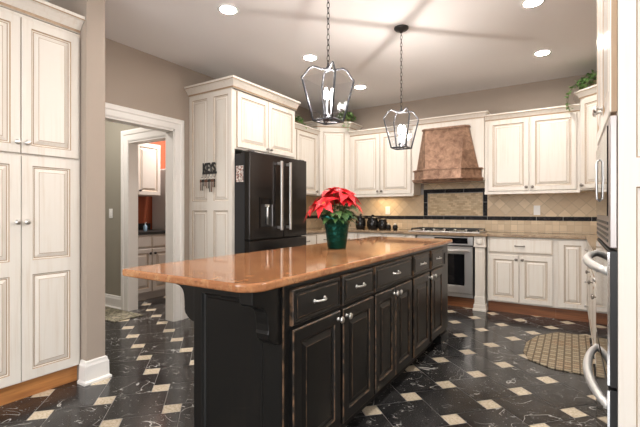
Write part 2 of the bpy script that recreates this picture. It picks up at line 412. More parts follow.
# ceiling speaker
# backsplash
YW = 5.532
g = G(); ty = YB
g.box(-3.46, XR, YW, ty, .916, 1.065, 1); g.box(-3.46, -1.76, YW, ty, 1.11, 1.41, 0); g.box(-.925, XR, YW, ty, 1.11, 1.41, 0)
g.box(-1.76, -.925, YW, ty, 1.48, 1.60, 0); g.box(-1.70, -.98, YW-.002, ty, 1.12, 1.42, 2)
def liner(x0, x1, z0, z1, horiz=True, ln=.29):
    if horiz:
        k = max(1, round((x1-x0)/ln)); d = (x1-x0)/k
        for i in range(k): g.box(x0+i*d+.003, x0+(i+1)*d-.003, YW-.006, ty, z0, z1, 3)
    else:
        k = max(1, round((z1-z0)/ln)); d = (z1-z0)/k
        for i in range(k): g.box(x0, x1, YW-.006, ty, z0+i*d+.003, z0+(i+1)*d-.003, 3)
liner(-3.46, -1.76, 1.064, 1.112); liner(-.925, XR, 1.064, 1.112); liner(-1.76, -.925, 1.065, 1.112)
liner(-1.76, -1.71, 1.115, 1.48, False, .18); liner(-.975, -.925, 1.115, 1.48, False, .18); liner(-1.71, -.975, 1.43, 1.48)
g.box(-3.46, XR, YW+.006, ty, 1.06, 1.49, 4)
struct('trim_1', g, [TRAVD, TRAVL, MOSA, LINER, GROUT])
g = G(); g.box(-3.46, -3.448, 4.08, YW, .916, 1.065, 0); g.box(-3.46, -3.448, 4.08, YW, 1.11, 1.42, 0); g.box(-3.46, -3.445, 4.08, YW, 1.064, 1.112, 1)
g.box(XR-.012, XR, 2.5, YW, .916, 1.42, 0)
struct('trim_2', g, [TRAVS, LINER])

# ------------------------------------------------------------------ cabinet pieces
def raised(w_, h_, fr=.058, t=.020, paint=0, gl=1):
    r = [(0, 0, gl), (0, t-.004, paint), (.004, t, paint), (fr-.006, t, gl), (fr, t-.007, paint), (fr+.006, t-.010, gl), (fr+.011, t-.010, paint),
         (fr+.034, t-.001, gl), (fr+.037, t, paint)]
    return r
def flat(fr=.016, t=.02, paint=0, gl=1): return [(0, 0, gl), (0, t-.006, paint), (.008, t-.001, gl), (.011, t-.001, paint), (fr+.008, t, paint)]
PULLM = mat('aged_pewter', (.26, .23, .20), .35, .9)
def knob(parent, p, Nn, m=None, r=.015, name='knob'):
    g = G(); g.lathe([(.0095, 0), (.0085, .003), (.005, .006), (.005, .013), (r*.8, .018), (r, .024), (r*.85, .030), (r*.3, .033)], V(p), Nn, 14)
    return obj(name, g, m or SATIN, parent)
def pull(parent, p, U, Nn, ln=.09, m=None, r=.0055, name='pull'):
    p = V(p); g = G(); pts = []
    for k in range(13):
        t = k/12; a = (t-.5)*ln; b = .026*math.sin(PI*min(1, max(0, t)))**.45 if 0 < t < 1 else 0
        pts.append(p+V(U)*a+V(Nn)*b)
    g.tube(pts, r, 8)
    for s_ in (-1, 1): g.lathe([(.010, 0), (.010, .004), (.007, .006)], p+V(U)*s_*ln*.5, Nn, 10)
    return obj(name, g, m or SATIN, parent)
def door(T, p, Nn, w_, h_, mats=(None,), kn=None, fr=.058, kr=.0175, kmat=None, rail=None, dn='door'):
    U, Nn = frame(Nn); p = V(p); mats = [CREAM, GLAZE] if mats[0] is None else list(mats)
    g = G()
    if rail:     # two panels one over the other
        z0, z1 = rail; t = .02
        g.obox(p, U, Z, Nn, w_, h_, t-.011, 1)
        g.obox(p, U, Z, Nn, fr, h_, t); g.obox(p+U*(w_-fr), U, Z, Nn, fr, h_, t)
        for a, b in ((0, fr), (z0, z1), (h_-fr, h_)): g.obox(p+U*fr+Z*a, U, Z, Nn, w_-2*fr, b-a, t-.0003)
        for a, b in ((fr, z0), (z1, h_-fr)):
            g.rings(p+U*fr+Z*a+Nn*.001, U, Z, Nn, w_-2*fr, b-a, [(0, t-.001, 1), (.004, t-.008, 0), (.010, t-.010, 1), (.015, t-.010, 0), (.036, t-.002, 1), (.039, t-.001, 0)], back=False)
    else: g.rings(p, U, Z, Nn, w_, h_, raised(w_, h_, fr))
    d = obj(dn, g, mats, T)
    if kn: knob(d, p+U*kn[0]+Z*kn[1]+Nn*.02, Nn, kmat or (SATIN if rail or T['category'] == 'cabinet' and 'pantry' in T.name else PULLM), kr)
    return d
def drawer(T, p, Nn, w_, h_, mats=(None,), ln=.09, kmat=None, fr=.016, isl=False):
    U, Nn = frame(Nn); p = V(p); mats = [CREAM, GLAZE] if mats[0] is None else list(mats); g = G()
    g.rings(p, U, Z, Nn, w_, h_, flat(fr) if not isl else [(0, 0, 1), (0, .014, 1), (.004, .018, 0), (.010, .020, 0), (.014, .020, 0), (.022, .017, 0), (.027, .020, 1), (.030, .0205, 0)])
    d = obj('drawer', g, mats, T)
    if ln: pull(d, p+U*w_/2+Z*h_/2+Nn*.02, U, Nn, ln, kmat or (SATIN if isl else PULLM))
    return d
CP = [(0, 0), (.008, .004), (.012, .020), (.030, .045), (.050, .068), (.062, .074), (.066, .080), (.066, .100), (0, .100)]
def crown(T, path, z0, h=.1, out=.066, m=(0, 1, 0, 0, 0, 1, 0, 0, 0)):
    g = G(); g.sweep([(x, y, z0) for x, y in path], Z, [(a*out/.066, b*h/.1) for a, b in CP], list(m))
    return obj('crown', g, [CREAM, GLAZE], T)
NY = V((0, -1, 0)); NX = V((1, 0, 0)); NXm = V((-1, 0, 0))

# ------------------------------------------------------------------ pantry
XP = -2.89
T = thing('pantry_cabinet', (-3.2, 1.1, 0), 'tall glazed cream pantry cabinet with four doors at the left edge', 'cabinet')
obj('body', G().box(-3.55, XP, .70, 1.457, .115, 2.40), CREAM, T)
obj('toe_kick', G().box(-3.5, XP-.03, .70, 1.457, 0, .113), OAKTOE, T)
for y, kx in ((.762, .318), (1.107, .025)):
    door(T, (XP, y, 1.535), NX, .340, .84, kn=(kx-.002, .065))
    door(T, (XP, y, .125), NX, .340, 1.395, kn=(kx-.002, .985), rail=(.655, .745))
crown(T, [(XP, .70), (XP, 1.4575)], 2.405, .10, .075)
obj('side_stile', G().box(XP-.004, XP+.006, 1.452, 1.4585, .115, 2.40), CREAM, T)

# ------------------------------------------------------------------ refrigerator enclosure
XF = -2.95
T = thing('refrigerator_cabinet', (-3.2, 3.5, 0), 'tall cream cabinet surround with panelled side boxing in the dark refrigerator', 'cabinet')
g = G(); t0 = 2.985
g.box(-3.6+.002, XF, t0+.016, 3.028, .0, 2.44)
obj('side_panel_board', g, CREAM, T)
g = G(); U, Nn = frame(NY)
for z0, z1 in ((.02, 1.235), (1.235, 2.44)):
    for x0, x1 in ((-3.595, -3.262), (-3.262, XF)):
        g.rings((x0, t0+.016, z0), U, Z, Nn, x1-x0, z1-z0, [(0, 0, 0), (0, .016, 0), (.05, .016, 1), (.055, .009, 0), (.062, .005, 1), (.066, .005, 0), (.09, .012, 1), (.093, .013, 0)])
obj('side_panel', g, [CREAM, GLAZE], T)
obj('body', G().box(-3.598, XF, 3.03, 4.09, 1.825, 2.44).box(-3.46, XF, 4.065, 4.09, 0.0, 1.825), CREAM, T)
door(T, (XF, 3.055, 1.845), NX, .492, .58, kn=(.465, .035))
door(T, (XF, 3.557, 1.845), NX, .505, .58, kn=(.027, .035))
crown(T, [(-3.598, t0), (XF+.02, t0), (XF+.02, 4.09)], 2.44, .10, .066)
# ------------------------------------------------------------------ refrigerator
XFR = -2.75; f0, f1, fm = 3.035, 4.06, 3.60
T = thing('refrigerator', (-3.1, 3.53, 0), 'black stainless french door refrigerator with water dispenser', 'refrigerator')
obj('body', G().box(-3.4, XFR-.075, f0, f1, .02, 1.77), BSIDE, T, .004)
d1 = obj('door', G().box(XFR-.07, XFR, f0, fm-.004, .885, 1.79), BSTEEL, T, .008)
d2 = obj('door', G().box(XFR-.07, XFR, fm+.004, f1, .885, 1.79), BSTEEL, T, .008)
d3 = obj('freezer_drawer', G().box(XFR-.07, XFR, f0, f1, .09, .872), BSTEEL, T, .008)
for d, y in ((d1, 3.495), (d2, 3.655)):
    g = G(); g.box(XFR+.045, XFR+.062, y-.017, y+.017, .97, 1.73)
    for z in (.985, 1.69): g.box(XFR, XFR+.05, y-.013, y+.013, z, z+.03)
    obj('handle', g, STEEL, d, .004)
g = G(); g.box(XFR+.045, XFR+.062, f0+.08, f1-.08, .70, .725)
for y in (f0+.10, f1-.13): g.box(XFR, XFR+.05, y, y+.03, .70, .725)
obj('handle', g, STEEL, d3, .004)
g = G(); g.rings((XFR, 3.19, 1.0), V((0, 1, 0)), Z, NX, .215, .325, [(0, 0, 0), (0, .008, 0), (.012, .008, 0), (.016, .001, 1)])
disp = obj('dispenser', g, [BSTEEL, BLK], d1)
obj('dispenser_control', G().box(XFR+.001, XFR+.012, 3.205, 3.39, 1.25, 1.31), BGLASS, disp)
obj('nozzle', G().box(XFR+.002, XFR+.016, 3.27, 3.33, 1.225, 1.25).lathe([(.010, 0), (.010, .18)], (XFR+.012, 3.30, 1.04), Z, 10), STEEL, disp)
for y in (f0+.02, f1-.10): obj('hinge_cover', G().box(XFR-.13, XFR-.02, y, y+.08, 1.772, 1.80), BLK, T, .004)
tag(obj('magnet_photo', G().box(-2.93, -2.835, f0-.006, f0-.001, 1.478, 1.645), PHOTO, origin=(-2.88, f0, 1.56)), 'small picture magnet stuck on the black side of the refrigerator', 'magnet')
# ------------------------------------------------------------------ key rack
T = thing('key_rack', (-3.28, t0, 1.6), 'black metal wall rack spelling KEYS with hooks', 'key rack')
tc = bpy.data.curves.new('keys_text', 'FONT'); tc.body = 'KEYS'; tc.size = .145; tc.extrude = .004; tc.offset = .004; tc.space_character = .82
to = bpy.data.objects.new('tmp', tc); C.objects.link(to); bpy.context.view_layer.update()
me = bpy.data.meshes.new_from_object(to); C.objects.unlink(to)
xs = [v.co.x for v in me.vertices]; wd = max(xs)-min(xs)
me.transform(Matrix.Translation((-.088, -.008, -.008)) @ Matrix.Rotation(PI/2, 4, 'X') @ Matrix.Scale(.195/wd, 4, (1, 0, 0)) @ Matrix.Translation((-min(xs), 0, 0)))
me.materials.clear(); me.materials.append(IRON)
lt = bpy.data.objects.new('letters', me); C.objects.link(lt); lt.parent = T
obj('bar', G().box(-3.375, -3.162, t0-.008, t0-.001, 1.575, 1.597), IRON, T)
for k in range(5):
    x = -3.365+k*.047; g = G()
    g.tube([(x, t0-.005, 1.575), (x, t0-.008, 1.553), (x, t0-.012, 1.540), (x, t0-.024, 1.535), (x, t0-.030, 1.545)], .003, 6)
    obj('hook', g, IRON, T)
kl = ['brown leather key fob hanging leftmost on the key rack', 'bunch of small keys second from the left on the key rack', 'dark key bunch on the middle hook of the key rack', 'long dark key bunch fourth from the left on the key rack', 'small key hanging rightmost on the key rack']
for k in range(5):
    x = -3.365+k*.047; ln = [.13, .085, .11, .15, .10][k]; y = t0-.0255
    R = thing('key_bunch', (x, y, 1.53), kl[k], 'keys', 'keys on the key rack')
    g = G(); g.tube([(x, y+.008*math.cos(a), 1.528+.010*math.sin(a)) for a in [2*PI*i/10 for i in range(10)]], .0016, 5, closed=True); obj('ring', g, SATIN, R)
    for q in (-1, 1):
        g = G(); cx = x+q*.009
        g.slab([(cx-.009, y-.003+q*.003, 1.518), (cx+.009, y-.003+q*.003, 1.518), (cx+.012, y-.003+q*.003, 1.49), (cx+.004, y-.003+q*.003, 1.485), (cx+.006, y-.003+q*.003, 1.53-ln), (cx-.006, y-.003+q*.003, 1.53-ln), (cx-.005, y-.003+q*.003, 1.485), (cx-.012, y-.003+q*.003, 1.49)], (0, -.003, 0))
        obj('key', g, [BROWNKEY, IRON][(k+(q > 0)) % 2], R)

# ------------------------------------------------------------------ upper cabinets
UZ0, UZ1 = 1.405, 2.285
def upper(name, loc, x0, x1, doors_, label, group='glazed cream wall cabinets by the range', crownpath=None):
    T = thing(name, loc, label, 'cabinet', group)
    obj('body', G().box(x0, x1, 5.24, YW-.001, UZ0, UZ1).box(x0, x1, 5.215, 5.245, UZ0-.022, UZ0+.008), CREAM, T)
    for a, b, kn in doors_: door(T, (a, 5.24, UZ0+.015), NY, b-a, .85, kn=kn)
    crown(T, crownpath or [(x0, 5.24), (x1, 5.24)], UZ1-.01, .075, .05)
    return T
upper('wall_cabinet', (-2.3, 5.4, 1.4), -2.775, -1.805, [(-2.74, -2.295, (.42, .04)), (-2.285, -1.84, (.025, .04))], 'cream two-door wall cabinet left of the copper range hood')
upper('wall_cabinet', (-.4, 5.4, 1.4), -.905, .075, [(-.865, -.425, (.415, .04)), (-.41, .045, (.025, .04))], 'cream two-door wall cabinet right of the copper range hood')
T = thing('wall_cabinet', (-3.3, 4.5, 1.4), 'cream wall cabinet between the refrigerator and the corner cabinet', 'cabinet', 'glazed cream wall cabinets by the range')
obj('body', G().box(-3.445, -3.13, 4.095, 4.905, UZ0, UZ1), CREAM, T)
door(T, (-3.13, 4.11, UZ0+.015), NX, .24, .85, kn=(.23, .04)); door(T, (-3.13, 4.365, UZ0+.015), NX, .50, .85, kn=(.47, .04))
crown(T, [(-3.13, 4.095), (-3.13, 4.905)], UZ1-.01, .075, .05)
def corner(pts, A_, B_, label, path, kn):
    T = thing('corner_cabinet', (pts[0][0], pts[0][1], UZ0), label, 'cabinet', 'tall diagonal corner wall cabinets')
    obj('body', G().prism(pts, UZ0, 2.41), CREAM, T)
    a, b = V((*A_, 0)), V((*B_, 0)); U = (b-a).normalized(); Nn = -Z.cross(U); ln = (b-a).length
    door(T, a+U*.022+Z*(UZ0+.015), Nn, ln-.044, .965, kn=kn)
    crown(T, path, 2.40, .085, .06)
corner([(-3.445, 4.907), (-3.13, 4.907), (-2.777, 5.22), (-2.777, YW-.001), (-3.445, YW-.001)], (-3.13, 4.907), (-2.777, 5.22), 'tall cream diagonal corner cabinet left of the range wall', [(-3.445, 4.907), (-3.13, 4.907), (-2.777, 5.22), (-2.777, YW)], (.39, .04))
corner([(.078, 5.22), (.42, 4.88), (XR-.014, 4.88), (XR-.014, YW-.001), (.078, YW-.001)], (.078, 5.22), (.42, 4.88), 'tall cream diagonal corner cabinet with ivy on top by the oven tower', [(.078, YW), (.078, 5.22), (.42, 4.88), (XR-.014, 4.88)], (.03, .04))
# hood surround
T = thing('hood_surround', (-1.34, 5.3, 1.56), 'cream panelled surround behind the copper range hood', 'cabinet')
obj('panel', G().box(-1.80, -.908, 5.19, YW-.01, 1.56, 2.33), CREAM, T)
crown(T, [(-1.80, YW-.01), (-1.80, 5.19), (-.908, 5.19), (-.908, YW-.01)], 2.315, .075, .05)
# copper hood
T = thing('range_hood', (-1.34, 5.1, 1.55), 'hammered copper range hood with tapered body above the cooktop', 'range hood')
def oct_(x0, x1, y0, cx, cy, yb=5.188): return [(x0, yb), (x0, y0+cy), (x0+cx, y0), (x1-cx, y0), (x1, y0+cy), (x1, yb)]
bp = oct_(-1.765, -.93, 4.93, .19, .21)
obj('band', G().prism(bp, 1.575, 1.695), COPPER, T)
def infl(p, d): return [(x+(d if x > -1.34 else -d), y-(d if y < 5.18 else 0)) for x, y in p]
obj('lower_trim', G().prism(infl(bp, .006), 1.548, 1.575, 0, infl(bp, .022)).prism(infl(bp, .022), 1.575, 1.588), COPPER, T)
obj('upper_trim', G().prism(infl(bp, .014), 1.692, 1.708), COPPER, T)
b0 = oct_(-1.74, -.965, 4.99, .17, .17); b1 = oct_(-1.64, -1.075, 5.08, .04, .04)
obj('body', G().prism(b0, 1.708, 2.215, 0, b1), COPPER, T)
obj('cap_trim', G().prism(infl(b1, .012), 2.215, 2.235), COPPER, T)
obj('underside', G().box(-1.65, -1.05, 5.02, 5.16, 1.540, 1.549), COPPER, T)
# ------------------------------------------------------------------ base cabinets
BY = 5.05
def base(x0, x1, label, doors_=(), drawers_=(), nm='base_cabinet'):
    T = thing(nm, ((x0+x1)/2, 5.3, 0), label, 'cabinet', 'cream base cabinets on the range wall')
    obj('body', G().box(x0, x1, BY, YW-.002, .125, .878), CREAM, T)
    obj('toe_kick', G().box(x0, x1, BY+.05, YW-.01, 0, .124), WOODTOE, T)
    for a, b, z0, z1, kn in doors_: door(T, (a, BY, z0), NY, b-a, z1-z0, kn=kn)
    for a, b, z0, z1 in drawers_: drawer(T, (a, BY, z0), NY, b-a, z1-z0)
    return T
base(-.842, -.15, 'cream base cabinet with drawer and two doors right of the oven',
     [(-.825, -.51, .14, .675, (.29, .49)), (-.50, -.175, .14, .675, (.028, .49))], [(-.825, -.175, .70, .865)])
base(-.149, .15, 'narrow cream base cabinet with one tall door in the right corner', [(-.125, .135, .14, .865, None)])
base(-2.945, -1.842, 'cream base cabinet left of the oven behind the island',
     [(-2.89, -2.55, .14, .675, (.31, .49)), (-2.53, -2.19, .14, .675, (.03, .49)), (-2.17, -1.85, .14, .675, (.03, .49))], [(-2.89, -2.55, .70, .865), (-2.53, -2.19, .70, .865), (-2.17, -1.85, .70, .865)])
T = thing('base_cabinet', (-3.2, 4.5, 0), 'cream base cabinet between the refrigerator and the left corner', 'cabinet', 'cream base cabinets on the range wall')
obj('body', G().box(-3.44, -2.947, 4.095, YW-.01, .125, .878), CREAM, T)
obj('toe_kick', G().box(-3.4, -3.0, 4.095, YW-.02, 0, .124), WOODTOE, T)
for y in (4.12, 4.575):
    door(T, (-2.947, y, .14), NX, .44, .535, kn=(.41, .49)); drawer(T, (-2.947, y, .70), NX, .44, .165)
# right run by the sink (seen at a grazing angle)
T = thing('base_cabinet', (.45, 3.8, 0), 'cream base cabinet run with drawers on the right wall before the rug', 'cabinet')
obj('body', G().box(.155, XR-.014, 2.465, YW-.01, .125, .878), CREAM, T)
obj('toe_kick', G().box(.20, XR-.02, 2.465, YW-.02, 0, .124), WOODTOE, T)
for q, y in enumerate((4.98, 4.36, 3.74, 3.12)):
    if q == 0:
        for z0, z1 in ((.14, .36), (.37, .60), (.61, .73), (.74, .865)): 
            d = drawer(T, (.155, y, z0), NXm, .56, z1-z0, ln=0); knob(d, (.135, y-.28, (z0+z1)/2), NXm)
    else:
        door(T, (.155, y, .14), NXm, .60, .535, kn=(.03, .49)); d = drawer(T, (.155, y, .70), NXm, .60, .165, ln=0); knob(d, (.135, y-.30, .78), NXm)
# pillars
for k, (x0, lab) in enumerate(((-.985, 'carved cream pilaster right of the stainless oven'), (-1.828, 'carved cream pilaster left of the stainless oven'))):
    T = thing('pilaster', (x0+.065, 5.1, 0), lab, 'pilaster', 'pilasters flanking the oven'); x1 = x0+.13
    obj('shaft', G().box(x0+.012, x1-.012, 5.00, YW-.01, .10, .76), CREAM, T)
    g = G()
    for i in range(4): g.box(x0+.028+i*.022, x0+.036+i*.022, 4.994, 5.0, .22, .70)
    obj('fluting', g, CREAM, T)
    g = G()
    for z0, z1, e in ((0, .03, .012), (.03, .075, .004), (.075, .10, -.004), (.10, .17, -.006)): g.box(x0-e, x1+e, 5.0-.012-e, 5.2, z0, z1)
    obj('foot', g, CREAM, T, .004)
    g = G(); g.box(x0, x1, 4.985, 5.2, .76, .878); g.box(x0-.004, x1+.004, 4.978, 5.2, .755, .772)
    obj('capital', g, CREAM, T, .003)
    g = G(); g.lathe([(.045, 0), (.04, .008), (.025, .012), (.012, .016)], (x0+.065, 4.985, .82), NY, 8); obj('rosette', g, CREAM, T)
# counter
ct = [(-3.44, 4.095), (-2.915, 4.095), (-2.915, 5.015), (-1.85, 5.015), (-1.85, 4.955), (-.83, 4.955), (-.83, 5.015), (.12, 5.015), (.12, 2.465), (XR-.014, 2.465), (XR-.014, YW-.002), (-3.44, YW-.002)]
tag(obj('stone_countertop', G().prism(ct, .88, .914), COUNT, bevel=.006), 'brown granite countertop running along the tiled range wall', 'countertop')
# cooktop
T = thing('cooktop', (-1.36, 5.25, .915), 'stainless gas cooktop with black grates under the copper hood', 'cooktop')
obj('plate', G().box(-1.80, -.92, 5.0, 5.47, .915, .928), STEEL, T, .004)
for k in range(3):
    x0 = -1.77+k*.28; x1 = x0+.265; g = G()
    for x in (x0, (x0+x1)/2, x1): g.box(x-.006, x+.006, 5.06, 5.44, .948, .960)
    for y in (5.06, 5.155, 5.25, 5.345, 5.44): g.box(x0, x1, y-.006, y+.006, .948, .960)
    for x in (x0, x1):
        for y in (5.065, 5.435): g.box(x-.007, x+.007, y-.007, y+.007, .928, .948)
    obj('grate', g, BLK, T)
    for y in (5.15, 5.35): obj('burner', G().lathe([(.045, 0), (.045, .008), (.03, .010), (.03, .018)], ((x0+x1)/2, y, .928), Z, 16), BLK, T)
for k in range(5): knob(T, (-1.60+k*.13, 5.025, .928), Z, STEEL, .016)
# oven under the cooktop
T = thing('oven', (-1.34, 5.1, 0), 'stainless built-in oven under the cooktop', 'oven')
OY = 5.03; o_0, o_1 = -1.685, -.999
obj('body', G().box(o_0, o_1, OY, 5.45, .13, .872), BLK, T)
obj('control_panel', G().box(o_0, o_1, OY-.02, OY, .765, .872), STEEL, T, .004)
obj('display', G().box(-1.46, -1.06, OY-.023, OY-.02, .785, .855), BGLASS, T)
g = G(); g.rings((o_0+.004, OY, .185), V((1, 0, 0)), Z, NY, o_1-o_0-.008, .565, [(0, 0, 0), (0, .024, 0), (.006, .03, 0), (.088, .03, 0), (.094, .022, 1)])
d = obj('door', g, [STEEL, BGLASS], T)
g = G(); g.tube([(o_0+.06, OY-.03, .70), (o_0+.06, OY-.065, .70)], .010, 8); g.tube([(o_1-.06, OY-.03, .70), (o_1-.06, OY-.065, .70)], .010, 8)
g.tube([(o_0+.03, OY-.065, .70), (o_1-.03, OY-.065, .70)], .012, 10); obj('handle', g, STEEL, d)
obj('vent_strip', G().box(o_0, o_1, OY-.012, OY, .135, .18), STEEL, T, .003)
obj('toe_kick', G().box(-1.685, -1.0, 5.10, 5.14, 0, .128), WOODTOE, T)
# outlets
def outlet(name, c, Nn, label, sw=False, m=WHITE):
    U, Nn = frame(Nn); c = V(c); T = thing(name, c, label, 'switch' if sw else 'outlet')
    obj('plate', G().obox(c-U*.036-Z*.058, U, Z, Nn, .072, .116, .006), m, T, .003)
    if sw: obj('rocker', G().obox(c-U*.014-Z*.032+Nn*.006, U, Z, Nn, .028, .064, .005), m, T, .002)
    else:
        for z in (-.04, .012): obj('socket', G().obox(c-U*.016+Z*z+Nn*.006, U, Z, Nn, .032, .028, .002), m, T)
outlet('wall_outlet', (-2.30, YW-.0005, 1.19), NY, 'white outlet on the tiles left of the mosaic panel')
outlet('wall_outlet', (-.36, YW-.0005, 1.19), NY, 'white outlet on the diamond tiles under the right wall cabinet')
outlet('light_switch', (-4.79, 2.7895, 1.15), NY, 'white light switch on the greenish passage wall', True)
# canisters
def canister(x, y, r, h, label):
    r *= 1.1
    T = thing('canister', (x, y, .9145), label, 'canister', 'black ceramic canisters on the counter')
    obj('jar', G().lathe([(r*.72, 0), (r*.9, h*.08), (r, h*.3), (r*.98, h*.55), (r*.8, h*.68), (r*.86, h*.72)], (x, y, .9145), Z, 20), GLOSSBLK, T)
    obj('lid', G().lathe([(r*.9, h*.72), (r*.86, h*.78), (r*.5, h*.86), (r*.18, h*.88), (r*.2, h*.92), (r*.3, h*.96), (r*.16, h)], (x, y, .9145), Z, 20), GLOSSBLK, T)
canister(-2.63, 5.30, .070, .225, 'largest black canister at the left of the row')
canister(-2.44, 5.31, .078, .215, 'second black canister from the left')
canister(-2.29, 5.32, .062, .185, 'third and smallest of the three tall black canisters')
def shaker(x, label):
    T = thing('shaker', (x, 5.28, .9145), label, 'shaker', 'small black shakers on the counter')
    obj('body', G().lathe([(.026, 0), (.036, .02), (.038, .045), (.028, .07)], (x, 5.28, .9145), Z, 16), GLOSSBLK, T)
    obj('top', G().lathe([(.02, .07), (.026, .078), (.020, .09), (.008, .096)], (x, 5.28, .9145), Z, 16), SATIN, T)
shaker(-2.185, 'small round black shaker right against the canisters'); shaker(-2.085, 'small round black shaker nearest the cooktop')
# under-cabinet light
T = thing('under_cabinet_light', (-2.33, 5.38, 1.37), 'slim puck light under the wall cabinet left of the hood', 'light')
obj('housing', G().box(-2.5, -2.16, 5.34, 5.40, 1.388, 1.404), WHITE, T)
area('puck_glow', (0, 0, .012), (0, 0, 0), .3, .04, UNDER_W, (1, .72, .42), parent=T)

# ------------------------------------------------------------------ island
XI = -.98; IY0, IY1, IXL = 1.298, 3.83, -1.505
T = thing('kitchen_island', (-1.25, 2.5, 0), 'long black kitchen island with rubbed brown edges and raised panel doors', 'kitchen island')
obj('body', G().box(IXL, XI, IY0, IY1-.10, .1, .878).prism([(IXL, IY1-.10), (XI, IY1-.10), (XI, IY1-.04), (XI-.05, IY1), (IXL, IY1)], .1, .878), BLACK, T)
obj('toe_kick', G().box(IXL+.05, XI-.07, IY0+.02, IY1-.08, 0, .099), DARKTOE, T)
bm = [BLACK, RUB]
ys = [(1.322, 1.716), (1.745, 2.106), (2.132, 2.752), (2.795, 3.170), (3.225, 3.575)]
for a, b in ys: drawer(T, (XI, a, .706), NX, b-a, .150, bm, ln=.085, isl=True)
ds = [(1.322, 1.716, 1), (1.745, 2.106, 0), (2.132, 2.438, 1), (2.446, 2.752, 0), (2.795, 3.170, 1), (3.225, 3.575, 0)]
def idoor(p, w_, h_, kn):
    U, Nn = frame(NX); p = V(p); g = G(); t = .02; fr = .06
    g.rings(p, U, Z, Nn, w_, h_, [(0, 0, 0), (0, t-.005, 1), (.003, t-.001, 1), (.006, t, 0), (fr-.004, t, 1), (fr, t-.004, 0), (fr+.006, t-.009, 0), (fr+.012, t-.009, 0), (fr+.034, t-.002, 1), (fr+.036, t-.001, 0)])
    d = obj('door', g, bm, T); knob(d, p+U*kn[0]+Z*kn[1]+Nn*.02, Nn, SATIN, .0165); return d
for a, b, right in ds: idoor((XI, a, .118), b-a, .572, ((b-a)-.028 if right else .028, .535))
# front (near) panel
g = G(); g.box(IXL, XI, IY0-.018, IY0, 0.0, .878)
g.rings((IXL+.002, IY0-.018, .002), V((1, 0, 0)), Z, NY, XI-IXL-.004, .874, [(0, 0, 0), (0, .001, 0), (.055, .001, 1), (.0585, -.006, 0), (.068, -.010, 0), (.073, -.010, 0), (.09, -.006, 0), (.092, -.006, 0)])
fp = G(); U = V((1, 0, 0)); w_ = XI-IXL; fr = .055
for a, b, c, d_ in ((0, fr, 0, .878), (w_-.10, w_, 0, .878), (fr, w_-.10, 0, .11), (fr, w_-.10, .80, .878)):
    fp.obox(V((IXL+a, IY0, c)), U, Z, NY, b-a, d_-c, .022)
obj('end_frame', fp, BLACK, T, .002)
fp = G(); fp.rings((IXL+fr, IY0, .11), U, Z, NY, w_-.10-fr, .69, [(0, .020, 0), (.004, .012, 0), (.012, .008, 0), (.018, .008, 0), (.022, .011, 0)], back=False)
obj('end_panel', fp, bm, T)
obj('edge_bead', G().box(XI-.004, XI+.003, IY0-.022, IY0-.016, 0, .878), RUB, T)
# corbels
def corbel(p, D, W, th, dd, hh):
    D = V(D); W = V(W); p = V(p)
    pr = [(0, 0), (dd, 0), (dd, -.048), (dd*.88, -.060)]
    for k in range(9):
        t = k/8*PI/2; pr.append((dd*(.84-.36*math.sin(t)), -.062-.055*(1-math.cos(t))))
    pr += [(dd*.45, -.14), (dd*.44, -.165), (dd*.46, -.178), (dd*.42, -.200), (dd*.30, -.218), (dd*.18, -.230), (dd*.08, -.235), (0, -.235)]
    pr = [(a, b*hh/.235) for a, b in pr]
    g = G(); g.slab([p+D*a+Z*b for a, b in pr], W*th)
    return obj('corbel', g, BLACK, T, .003)
corbel((XI-.075, IY0-.0225, .877), (0, -1, 0), (1, 0, 0), .065, .168, .235)
corbel((IXL-.001, IY0-.02, .877), (-1, 0, 0), (0, 1, 0), .07, .15, .22)
corbel((IXL-.001, IY1-.12, .877), (-1, 0, 0), (0, 1, 0), .07, .15, .22)
obj('foot', G().box(XI-.12, XI+.004, IY1-.27, IY1-.045, 0, .07).box(XI-.12, XI-.012, IY1-.255, IY1-.055, .07, .099), BLACK, T, .004)
obj('outlet_cover', G().box(XI, XI+.006, 3.67, 3.725, .70, .80), BLK, T, .002)
# island top with rounded corners
def rounded(x0, x1, y0, y1, rs):
    out = []
    for (cx, cy, a0, r) in ((x0, y0, PI, rs[0]), (x1, y0, 1.5*PI, rs[1]), (x1, y1, 0, rs[2]), (x0, y1, .5*PI, rs[3])):
        sx = cx+r if cx == x0 else cx-r; sy = cy+r if cy == y0 else cy-r
        for k in range(9): a = a0+k*PI/16; out.append((sx+r*math.cos(a), sy+r*math.sin(a)))
    return out
o = obj('island_countertop', G().prism(rounded(-1.752, -.95, 1.06, 3.87, (.03, .10, .03, .05)), .880, .914), GRAN, bevel=.010)
o.modifiers[0].segments = 3
tag(o, 'polished orange granite island top with rounded corners', 'countertop')

# ------------------------------------------------------------------ poinsettia
PX, PY = -1.405, 2.455; pz = .9145
T = thing('potted_poinsettia', (PX, PY, pz), 'red poinsettia in green foil pot on the island', 'potted plant')
g = G(); nn = 40
prof = [(.062, 0), (.066, .01), (.077, .10), (.087, .165), (.090, .18)]
i0 = len(g.v)
for r, z in prof + [(.102, .195), (.128, .222), (.122, .222), (.086, .18), (.082, .16)]:
    for q in range(nn):
        a = 2*PI*q/nn; rr = r; zz = z
        if z > .183: kk = math.cos(4*a+.6); rr = r+.028*kk*(z-.19)/.045; zz = z+.020*kk*(z-.19)/.045
        rr *= 1+.012*math.sin(13*a)*(1 if z > .005 else 0)
        g.v.append(V((PX+rr*math.cos(a), PY+rr*math.sin(a), pz+zz)))
R_ = len(prof)+5
for k in range(R_-1):
    for q in range(nn): g.face((i0+k*nn+q, i0+k*nn+(q+1) % nn, i0+(k+1)*nn+(q+1) % nn, i0+(k+1)*nn+q), 0, True)
g.face(tuple(range(i0+nn-1, i0-1, -1)))
obj('foil_pot', g, FOIL, T)
